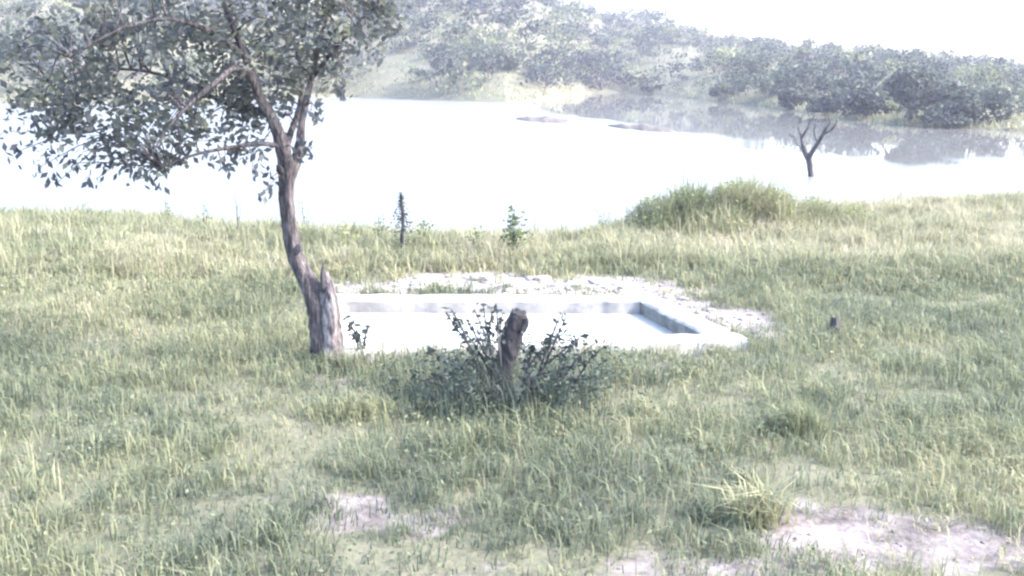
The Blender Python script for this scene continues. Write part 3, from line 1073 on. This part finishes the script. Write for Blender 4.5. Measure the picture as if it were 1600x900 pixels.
rocks = [rock_mesh(s) for s in range(5)]
spots = [(622, 448, 22), (668, 439, 32), (704, 449, 24), (750, 437, 36), (802, 447, 26), (846, 437, 30), (897, 446, 32), (930, 440, 24), (976, 451, 22), (1068, 468, 17), (1112, 485, 15), (1152, 494, 12)]
words = ['first', 'second', 'third', 'fourth', 'fifth', 'sixth', 'seventh', 'eighth', 'ninth']
for i, (px, py, s) in enumerate(spots):
    b = ground_at(px, py)
    m_ = s * .5 / (F / (b[1] * CP + CAMZ * SP))
    o = bpy.data.objects.new('stone', rocks[i % 5])
    COL.objects.link(o)
    o.location = (b[0], b[1], float(height(b[0], b[1])) + m_ * .1)
    o.scale = (m_ * 1.25, m_ * random.uniform(.9, 1.3), m_ * random.uniform(.6, 1.05))
    o.rotation_euler = (random.uniform(-.18, .18), random.uniform(-.18, .18), random.uniform(0, 6.28))
    if i < 9:
        tag(o, words[i] + ' pale flat stone from the left in the rubble strip behind the pool', 'stone', 'stones behind the pool')
    else:
        tag(o, ['small pale stone just off the back right corner of the pool', 'small pale stone halfway along the right side of the pool', 'smallest pale stone on the sand near the front right corner of the pool'][i - 9], 'stone', 'stones right of the pool')

n = 9000
x = rng.uniform(-4.5, 6.5, n)
y = rng.uniform(15.4, 22, n)
k = (rng.uniform(0, 1, n) < (lime(x, y) ** 2) * .07) & ~in_tank(x, y, .03)
x, y = x[k], y[k]
ico = [(np.array([v.co for v in r_.vertices]), np.array([p.vertices for p in r_.polygons])) for r_ in rocks]
pr_ = []
for i in range(len(x)):
    v, f = ico[i % 5]
    a_ = rng.uniform(0, 6.28)
    m_ = .025 + .11 * rng.uniform() ** 2.5
    rot = np.array([[math.cos(a_), -math.sin(a_), 0], [math.sin(a_), math.cos(a_), 0], [0, 0, rng.uniform(.6, 1.2)]])
    pr_.append((v @ rot.T * m_ + np.array([x[i], y[i], float(height(x[i], y[i])) + .01]), f, 0))
V, T, c = merge(pr_)
o = link('rubble', tri_mesh('rubble', V, T), M['stone'])
tag(o, 'small broken pale rubble strewn on the bare ground behind the pool', 'rubble', kind='stuff')

# pebbles and dung crumbs on the bare sand (beyond counting)
n = 2600
x = rng.uniform(-9, 9, n * 6)
y = rng.uniform(6.6, 20, n * 6)
k = (rng.uniform(0, 1, n * 6) < bare(x, y) ** 2 * .5) & ~in_tank(x, y, .02)
x, y = x[k][:n], y[k][:n]
s = (.006 + .03 * rng.uniform(0, 1, len(x)) ** 3) * np.where(y > 15, 1.6, 1)
oct_ = np.array([(1, 0, 0), (0, 1, 0), (-1, 0, 0), (0, -1, 0), (0, 0, .7), (0, 0, -.6)], float)
of = np.array([(0, 1, 4), (1, 2, 4), (2, 3, 4), (3, 0, 4), (1, 0, 5), (2, 1, 5), (3, 2, 5), (0, 3, 5)])
V = (np.stack([x, y, height(x, y)], 1)[:, None, :] + oct_[None] * s[:, None, None] * rng.uniform(.6, 1.4, (len(x), 6, 1))).reshape(-1, 3)
T = (np.arange(len(x))[:, None, None] * 6 + of[None]).reshape(-1, 3)
o = link('pebbles', tri_mesh('pebbles', V, T), M['far_bark'])
tag(o, 'dark pebbles and crumbs scattered over the bare sand', 'pebbles', kind='stuff')

# ------------------------------------------------------------------ dead tree standing in the lake
DB = ground_at(1267, 276, ZW)
dt = thing('drowned_tree', 'dark forked dead tree standing in the lake on the right', 'tree', DB)
dp = lambda px, py, dy=0: at(px, py, DB[1] + dy) - DB
dm = 1.0 / (F / (DB[1] * CP + CAMZ * SP))
V, T = tube(*smooth_path([dp(1267, 290), dp(1267, 272), dp(1265, 256), dp(1263, 246)], np.array([10, 9, 9, 10]) * dm * .5, 4), n=9, rough=.06, seed=2)
link('trunk', tri_mesh('drowned_trunk', V, T, smooth=True), M['dead_wood'], dt)
dl = [([(1263, 250), (1257, 236), (1254, 222), (1252, 208)], [9, 8, 7, 5]), ([(1263, 248), (1270, 236), (1278, 224), (1288, 206), (1298, 190)], [9, 8, 6, 5, 2]),
      ([(1252, 212), (1248, 200), (1250, 188)], [5, 3, 1.5]), ([(1253, 215), (1262, 200), (1266, 186)], [4, 3, 1.5]), ([(1278, 224), (1272, 205), (1278, 186)], [4, 3, 1.5]), ([(1286, 210), (1300, 202), (1308, 188)], [4, 3, 1.5]), ([(1257, 236), (1246, 226), (1240, 212)], [3, 2, 1])]
for i, (p, w) in enumerate(dl):
    V, T = tube(*smooth_path([dp(a, b, .25 * j * (-1) ** i) for j, (a, b) in enumerate(p)], np.array(w) * dm * .5, 4), n=7, rough=.06, seed=i + 3)
    link('limb', tri_mesh('drowned_limb', V, T, smooth=True), M['dead_wood'], dt)

tips_ = [((1250, 190), (1244, 180)), ((1250, 192), (1256, 178)), ((1265, 188), (1262, 176)), ((1266, 190), (1274, 180)), ((1278, 190), (1284, 178)), ((1298, 192), (1294, 180)), ((1300, 198), (1312, 186)), ((1241, 214), (1234, 204)), ((1252, 205), (1240, 196)), ((1288, 206), (1282, 192))]
tw = []
for i, (a_, b_) in enumerate(tips_):
    p0, p1 = dp(*a_, .3 * (-1) ** i), dp(*b_, .6 * (-1) ** i)
    tw.append((*tube(*smooth_path([p0, (p0 + p1) / 2 + rng.normal(0, .04, 3), p1], [.028, .02, .01], 3), n=5, seed=i), 0))
V, T, c = merge(tw)
link('twigs', tri_mesh('drowned_twigs', V, T), M['dead_wood'], dt)['kind'] = 'stuff'

# ------------------------------------------------------------------ far side: woodland and single trees
def tree_parts(lr, h, w, n, ls, stem=True, nst=4):
    """crown leaf clumps of a bushy savanna tree of height h and width w, foot at the origin"""
    nl = int(lr.integers(5, 9))
    cs = np.stack([lr.normal(0, .27, nl) * w, lr.normal(0, .27, nl) * w, h * lr.uniform(.42, .82, nl)], 1)
    rs = lr.uniform(.2, .36, nl) * min(w, h * 1.2)
    if h < w * .75:
        nl = 9
        cs = np.stack([lr.uniform(-.42, .42, nl) * w, lr.uniform(-.3, .3, nl) * w, h * lr.uniform(.12, .62, nl)], 1)
        cs[:, 2] *= 1.1 - (np.abs(cs[:, 0]) / (.42 * w)) ** 2 * .6
        rs = lr.uniform(.2, .42, nl) * h
    k = lr.integers(0, nl, n)
    d = lr.normal(0, 1, (n, 3))
    d /= np.linalg.norm(d, axis=1)[:, None]
    C = cs[k] + d * rs[k][:, None] * lr.uniform(.35, 1, (n, 1)) ** .5 * np.array([1, 1, .75])
    C[:, 2] = np.maximum(C[:, 2], .05 * h)
    V, T = leaves(C, lr.uniform(.6, 1.4, n) * ls, .75, .1, lr, up=.8)
    tint = np.repeat(lr.normal(0, .1, n), 4)
    st = []
    if stem:
        for i in range(min(nl, nst)):
            e = cs[i]
            p, r = smooth_path([np.array([0, 0, -.2]), np.array([e[0] * .25, e[1] * .25, h * .22]), e], np.array([.05, .035, .012]) * h * .55, 2)
            st.append((*tube(p, r, n=5 if nst > 2 else 3, seed=i), 0))
    return (V, T, tint), (merge(st) if st else None)


def far_point(px, py_guess=None, Y=None):
    """point of the terrain under the pixel column px at distance Y"""
    x = (px - 800) / F * (CP * Y + .95)
    return np.array([x, Y, float(height(x, Y))])


CLEAR = [(612, 118, 95, 36), (560, 140, 60, 22), (1075, 128, 75, 20), (790, 140, 70, 16), (1010, 112, 50, 12), (1180, 158, 60, 7)]


def woodland():
    lr = np.random.default_rng(5)
    variants = []
    for i in range(10):
        variants.append(tree_parts(lr, 1.0, lr.uniform(.8, 1.6), 175, .122, True, 2))
    cells, P = set(), []
    for _ in range(24000):
        px = lr.uniform(-120, 1720)
        yf = np.interp(px, *FAR)
        Y = yf + 2 + 195 * lr.uniform(0, 1) ** 1.15
        x = (px - 800) / F * (CP * Y + .95)
        P.append((x, Y))
    P = np.array(P)
    Z = height(P[:, 0], P[:, 1])
    px, py = project(np.stack([P[:, 0], P[:, 1], Z], 1))
    dens = np.ones(len(P))
    for cx, cy, rx, ry in CLEAR:
        q = ((px - cx) / rx) ** 2 + ((py - cy) / ry) ** 2
        dens *= 1 - .93 * (1 - sstep(.5, 1.3, q))
    dens *= .55 + .9 * sstep(.3, .6, fbm(P[:, 0] * .06, P[:, 1] * .06, 44))
    keep = lr.uniform(0, 1, len(P)) < dens
    lp, tp_ = [], []
    cnt = 0
    for (x, Y), z, kx in zip(P[keep], Z[keep], px[keep]):
        c = (round(x / 2.6), round(Y / 3.4))
        if c in cells:
            continue
        cells.add(c)
        (V, T, t), s = variants[int(lr.integers(0, 10))]
        a = lr.uniform(0, 6.28)
        hgt = lr.uniform(2.0, 5.6) * (.72 if kx > 1040 else 1) * (.6 if lr.uniform() < .4 else 1)
        rot = np.array([[math.cos(a), -math.sin(a), 0], [math.sin(a), math.cos(a), 0], [0, 0, 1]]) * hgt
        tt = float(np.clip(lr.normal(.42, .24), .0, 1.0))
        o = np.array([x, Y, z])
        lp.append((V @ rot.T + o, T, t + tt))
        tp_.append((s[0] @ rot.T + o, s[1], 0))
        cnt += 1
        if cnt > 2050:
            break
    return merge(lp), merge(tp_)


(wl_, wt_) = woodland()
o = link('hillside_woodland', tri_mesh('hillside_woodland', wl_[0], wl_[1], {'tint': wl_[2].clip(0, 1)}), M['far_leaf'])
tag(o, 'mass of grey-green bushy woodland covering the hillside across the lake', 'woodland', kind='stuff')
o2 = link('trunks', tri_mesh('woodland_trunks', wt_[0], wt_[1]), M['far_bark'], o)
o2['kind'] = 'stuff'

# trees one can tell apart: (px of foot, py of foot, width px, height px, tint, name, label)
singles = [
    (940, 143, 140, 70, -.2, 'dark_round_tree', 'dark rounded tree at the far shore beyond the two mud bars'),
    (862, 128, 95, 62, .1, 'grey_green_tree', 'grey-green round tree left of the dark rounded one on the far shore'),
    (683, 138, 40, 78, .30, 'slim_tree', 'slim upright tree at the right edge of the pale grassy clearing'),
    (1345, 196, 130, 76, .05, 'dark_shore_tree', 'dark dense tree overhanging the far water beside the right edge'),
    (1205, 150, 150, 86, .30, 'broad_tree', 'broad pale lavender-grey tree crown on the slope at right'),
    (1115, 112, 64, 42, -.02, 'round_bush', 'small round dark tree above the pale strip of grass at right'),
    (1135, 152, 60, 34, .42, 'shore_bush', 'green bush just above the right part of the far bank'),
    (1235, 172, 85, 40, .28, 'shore_bush', 'low grey bush on the far bank left of the dead tree'),
    (1290, 184, 70, 36, .22, 'shore_bush', 'low dark bush on the far bank directly behind the dead tree'),
    (1020, 147, 42, 24, .25, 'shore_bush', 'small bush on the far shore right of the dark rounded tree'),
    (760, 112, 100, 66, .36, 'grey_tree', 'bushy grey tree behind the pinkish bank in the middle'),
    (1500, 202, 150, 90, .2, 'shore_tree', 'large dark tree on the far shore at the extreme right'),
    (545, 120, 60, 50, .3, 'clearing_tree', 'bushy tree at the left edge of the grassy clearing, behind the crown'),
    (1420, 190, 90, 84, .3, 'shore_tree', 'tall grey tree left of the large one at extreme right'),
    (980, 105, 70, 44, .5, 'pale_tree', 'pale green tree on the slope above the dark rounded tree'),
]
slr = np.random.default_rng(77)
yy = np.linspace(50, 420, 1500)
for (px, py, w, h, tint, name, label) in singles:
    x = (px - 800) / F * (CP * yy + .95)
    zz = height(x, yy)
    yf = float(np.interp(px, *FAR))
    _, pr = project(np.stack([x, yy, zz], 1))
    ok = yy > yf + 1.5
    k = int(np.argmin(np.where(ok, np.abs(pr - py), 1e9)))
    b = np.array([x[k], yy[k], zz[k]])
    m_ = 1.0 / (F / (b[1] * CP + (CAMZ - b[2]) * SP))
    t = thing(name, label, 'bush' if 'bush' in name else 'tree', b)
    n = 2600 if w > 80 else 1100
    lv_, st_ = tree_parts(slr, h * m_, w * m_ * .95, n, .34 if w > 80 else .26)
    link('crown', tri_mesh(name + '_crown', lv_[0], lv_[1], {'tint': (lv_[2] + tint).clip(0, 1)}), M['far_leaf'], t)
    link('trunk', tri_mesh(name + '_trunk', st_[0], st_[1], smooth=True), M['far_bark'], t)

# rough grass and low scrub on the far banks
n = 26000
lr = np.random.default_rng(8)
px = lr.uniform(-100, 1700, n)
yf = np.interp(px, *FAR)
Y = yf + .6 + 90 * lr.uniform(0, 1, n) ** 1.6
x = (px - 800) / F * (CP * Y + .95)
z = height(x, Y)
V, T = blades(np.stack([x, Y, z - .05], 1), lr.uniform(.15, .6, n), lr.uniform(.08, .2, n), lr.uniform(.1, .7, n), lr)
o = link('far_bank_grass', tri_mesh('far_bank_grass', V, T, {'tint': np.repeat((.68 + .6 * (fbm(x * .1, Y * .1, 12) - .5) + lr.normal(0, .1, n)).clip(0, 1), 5)}), M['grass'])
tag(o, 'pale rough grass on the far bank and slope across the lake', 'grass', kind='stuff')

# ------------------------------------------------------------------ haze
hz_lo, hz_hi = np.array([-620, -60, -3.4]), np.array([620, 700, 58.0])
HV = np.array([(x, y, z) for z in (hz_lo[2], hz_hi[2]) for y in (hz_lo[1], hz_hi[1]) for x in (hz_lo[0], hz_hi[0])])
HF = np.array([(0, 2, 3, 1), (4, 5, 7, 6), (0, 1, 5, 4), (2, 6, 7, 3), (0, 4, 6, 2), (1, 3, 7, 5)])
m, N, L = new_mat('morning_haze')
pv = N.new('ShaderNodeVolumePrincipled')
pv.inputs['Color'].default_value = (0.81, 0.81, 1.0, 1)
pv.inputs['Density'].default_value = 0.0006
pv.inputs['Anisotropy'].default_value = 0.2
oo = N.new('ShaderNodeOutputMaterial')
L.new(pv.outputs[0], oo.inputs['Volume'])
hz = link('haze', tri_mesh('haze', HV, HF), m)
tag(hz, 'pale lavender morning haze over the lake and hills', kind='stuff')
